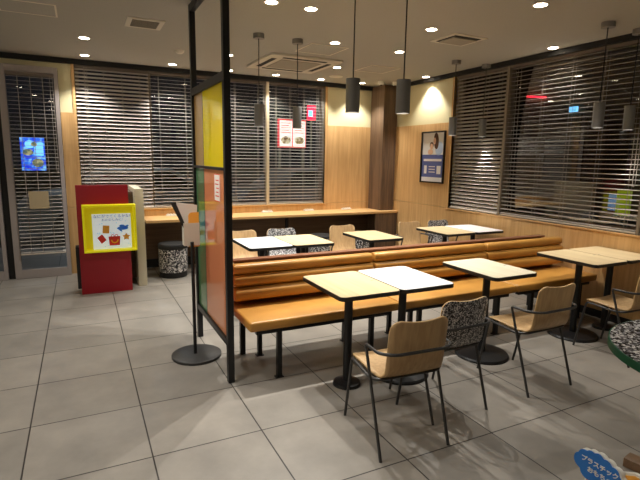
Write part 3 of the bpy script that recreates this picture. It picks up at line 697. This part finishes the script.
MB().box(-.21, .21, -.19, .19, -.006, 0).build('frame', M['ac'], v, bevel=.003)
MB().box(-.165, .165, -.145, .145, -.0075, -.006).build('slot', M['slot'], v)
MB().box(-.145, .145, -.105, .125, -.020, -.0075).build('center_plate', M['acin'], v, bevel=.003)
sd = empty('smoke_detector', (1.105, 5.922, HC), 0, 'small white smoke detector near the back downlight', 'smoke detector')
MB().lathe([(0, -.035), (.03, -.034), (.05, -.018), (.055, 0)], n=28).build('dome', M['offwhite'], sd)
sp_ = empty('ceiling_speaker', (3.467, 6.539, HC), 0, 'flat round cream cover in the ceiling past the air conditioner', 'speaker')
MB().lathe([(0, -.006), (.1, -.006), (.105, 0)], n=32).build('cover', M['ac'], sp_)
for x, y, lb in ((4.27, 6.55, 'white ceiling camera at the back corner of the walnut column'), (4.50, 6.50, 'white ceiling camera over the front face of the walnut column')):
    s_ = empty('security_camera', (x, y, HC), 0, lb, 'camera', 'white ceiling cameras')
    MB().lathe([(.035, -.055), (.045, -.045), (.045, 0)], n=24).lathe([(0, -.055), (.035, -.055)], n=24).build('housing', M['whitep'], s_)
    MB().lathe([(0, -.068), (.015, -.064), (.024, -.055)], n=20).build('lens', M['dark'], s_)

# ------------------------------------------------------------------ signs on the door glass
g = empty('illuminated_sign', (-.515, YB-.045, 1.372), 0, 'glowing blue food sign behind the door blind', 'sign')
m_ = W(g); yy = YB-.035
m_.box(-.650, -.385, yy, yy+.02, 1.375, 1.785); m_.cur = 1
disk(m_, -.545, 1.70, .055, .05, yy-.001); m_.box(-.50, -.40, yy-.002, yy-.001, 1.56, 1.72)
m_.cur = 2; disk(m_, -.57, 1.60, .06, .04, yy-.003); disk(m_, -.47, 1.47, .065, .055, yy-.003); disk(m_, -.50, 1.70, .035, .03, yy-.003)
m_.build('lit_face', [M['bluesign'], M['cyan'], M['burger']], g)
g = empty('paper_notice', (-.485, YB-.14, .90), 0, 'square tan paper hung over the door blind below the blue sign', 'notice')
W(g).box(-.594, -.375, YB-.1425, YB-.1395, .90, 1.12).build('sheet', M['tanpaper'], g)

# ------------------------------------------------------------------ outside, seen dimly through the blinds
g = empty('menu_board', (5.5, 13, -.13), 0, 'lit white and red menu board outside the back window', 'sign')
m_ = W(g); m_.box(5.08, 5.92, 12.95, 13.06, 1.87, 2.66); m_.build('cabinet', M['menured'], g)
m_ = W(g); 
for a in (5.11, 5.52): m_.box(a, a+.37, 12.93, 12.95, 1.91, 2.62)
m_.cur = 1
for a in (5.11, 5.52):
    for k in range(5): m_.box(a+.03, a+.32-.05*(k % 2), 12.925, 12.93, 2.28+k*.065, 2.30+k*.065)
m_.cur = 2
for a in (5.29, 5.70): disk(m_, a, 2.08, .15, .11, 12.924)
m_.build('lit_panels', [M['menuwhite'], M['menured'], M['menufood']], g)
W(g).box(5.10, 5.16, 12.98, 13.04, -.13, 1.85).box(5.82, 5.88, 12.98, 13.04, -.13, 1.85).build('post', M['frame'], g)
g = empty('street_sign', (6.18, 13.1, -.13), 0, 'small red and blue lit sign beside the menu board outside', 'sign')
m_ = W(g); m_.box(6.05, 6.29, 13.1, 13.16, 2.68, 3.09); m_.cur = 1; m_.box(6.06, 6.20, 13.09, 13.1, 2.78, 2.96)
m_.build('lit_face', [M['redneon'], M['cyan']], g)
W(g).box(6.15, 6.19, 13.11, 13.15, -.13, 2.68).build('post', M['frame'], g)
bl = empty('outside_building', (17, 10, -.13), 0, 'dim tan building across the road outside the side window', 'building')
W(bl).box(16, 19, 3, 22, -.13, 5).build('wall', M['render'], bl)
W(bl).box(15.9, 19.1, 2.9, 22.1, 5, 5.25).build('roof', M['frame'], bl)
for y in (5, 8.2, 11.4, 14.6, 17.8): W(bl).box(15.97, 16, y, y+1.6, .9, 2.4).build('window', M['carglass'], bl)
g = empty('neon_bar', (15.9, 14, 4.1), 0, 'long red neon bar across the road', 'neon light')
W(g).tube([(15.92, 14.72, 4.22), (15.92, 13.1, 3.98)], .03, 8).build('tube', M['redneon'], g)
g = empty('banner_sign', (12, 7.45, -.13), 0, 'greenish lit banner low behind the long side blind', 'sign')
m_ = W(g); m_.box(12, 12.06, 7.18, 7.52, .30, .92); m_.cur = 1; m_.box(11.995, 12.06, 7.53, 7.72, .40, .80)
m_.build('lit_face', [M['greenglow'], M['paleblueglow']], g); W(g).box(12.02, 12.06, 7.4, 7.46, -.13, .3).build('post', M['frame'], g)
g = empty('blue_lit_sign', (15.9, 12, 3.4), 0, 'tiny bright blue sign on the far building', 'sign')
W(g).box(15.88, 15.98, 11.75, 12.05, 3.36, 3.54).build('lit_face', M['cyan'], g)
g = empty('shop_poster', (11.9, 12, -.13), 0, 'pinkish lit poster outside the half-closed side blind', 'poster')
m_ = W(g); m_.box(12.3, 12.36, 11.8, 13.3, .6, 1.9); m_.cur = 1; m_.box(12.29, 12.3, 12.1, 12.6, .8, 1.5); m_.build('lit_face', [M['pinkglow'], M['menured']], g)
W(g).box(12.32, 12.36, 12.5, 12.58, -.13, .6).build('post', M['frame'], g)

def car(x, y, rz, mt, label):
    r = empty('parked_car', (x, y, -.13), rz, label, 'car', 'cars parked outside')
    side = [(-2.1, .35), (-2.15, .7), (-1.9, .95), (-1.2, 1.0), (-.65, 1.42), (.7, 1.45), (1.5, 1.0), (2.1, .88), (2.15, .45), (2.0, .3), (-2.0, .3)][::-1]
    m = MB(); n = len(side); vs = []
    for yy, k in ((-.82, 1), (-.60, 1), (.60, 1), (.82, 1)):
        for (a, b) in side: vs.append((a, yy if b < 1.1 else yy*.86, b if abs(yy) < .7 else b-.02))
    fs = [(j*n+i, j*n+(i+1) % n, (j+1)*n+(i+1) % n, (j+1)*n+i) for j in range(3) for i in range(n)]+[list(range(n))[::-1], [3*n+i for i in range(n)]]
    m.add(vs, fs); m.build('body', mt, r, bevel=.04)
    for q in (-1, 1):
        m = MB(); pts = [(-1.05, 1.0), (-.6, 1.36), (.62, 1.38), (1.25, 1.02)]
        m.add([(a, q*(.83 if b < 1.1 else .73), b) for a, b in pts]+[(a, q*.7, b) for a, b in pts], [(0,1,2,3),(7,6,5,4),(0,4,5,1),(1,5,6,2),(2,6,7,3),(3,7,4,0)]); m.build('side_window', M['carglass'], r)
        for a in (-1.3, 1.3):
            m = MB(); m.T = Matrix.Translation((a, q*.74, .32)) @ Matrix.Rotation(PI/2, 4, 'X'); m.lathe([(.2, -.1), (.31, -.1), (.32, -.08), (.32, .08), (.31, .1), (.2, .1)], n=24); m.build('wheel', M['tyre'], r)
    return r
car(1.0, 11.2, .1, M['carw'], 'silver car outside between the partition and the beige station')
car(5.4, 12.0, .1, M['card'], 'dark blue-grey car outside under the menu board')
sl = empty('added_street_lamp', (-.2, 15.5, -.13), 0, 'added unseen street lamp that lights the cars outside', 'street lamp')  # lamp added to light the cars, mast hidden behind the wall pier
MB().tube([(0,0,0), (0,0,5.0), (.9,-.6,5.3)], .05, 10, bend=.4).build('mast', M['frame'], sl)
m_ = MB(); m_.box(.7, 1.3, -.85, -.5, 5.25, 5.35); m_.build('head', M['lampcold'], sl)
spot('beam', (1.0, -.7, 5.2), 420, 150, .5, sl, (.8, .9, 1), .15)

# ------------------------------------------------------------------ world, camera, render look
w = bpy.data.worlds.new('night'); bpy.context.scene.world = w; w.use_nodes = True
w.node_tree.nodes['Background'].inputs[0].default_value = (.004, .005, .008, 1); w.node_tree.nodes['Background'].inputs[1].default_value = 1
cam = bpy.data.cameras.new('camera'); co = bpy.data.objects.new('camera', cam); C.objects.link(co)
R3 = ((0.8967530501988548, -0.44226358383670816, 0.01539121083479784), (0.060272854033831036, 0.15651988414054796, 0.9858340169294453), (0.43840751593199984, 0.8831219894672199, -0.16701617195287666))
mw = Matrix.Identity(4)
for i in range(3): mw[i][0] = R3[0][i]; mw[i][1] = R3[1][i]; mw[i][2] = -R3[2][i]; 
mw[0][3], mw[1][3], mw[2][3] = 0, 0, H
co.matrix_world = mw; cam.sensor_width = 36; cam.lens = 481.25*36/640; cam.clip_start = .05; cam.clip_end = 200
sc = bpy.context.scene; sc.camera = co
vs_ = sc.view_settings; vs_.view_transform = 'Standard'; vs_.look = 'None'; vs_.gamma = 1; vs_.use_curve_mapping = False; vs_.exposure = .12
cy = sc.cycles; cy.max_bounces = 8; cy.diffuse_bounces = 4; cy.glossy_bounces = 4; cy.transparent_max_bounces = 16; cy.sample_clamp_indirect = 4; cy.use_denoising = True
cy.caustics_reflective = False; cy.caustics_refractive = False
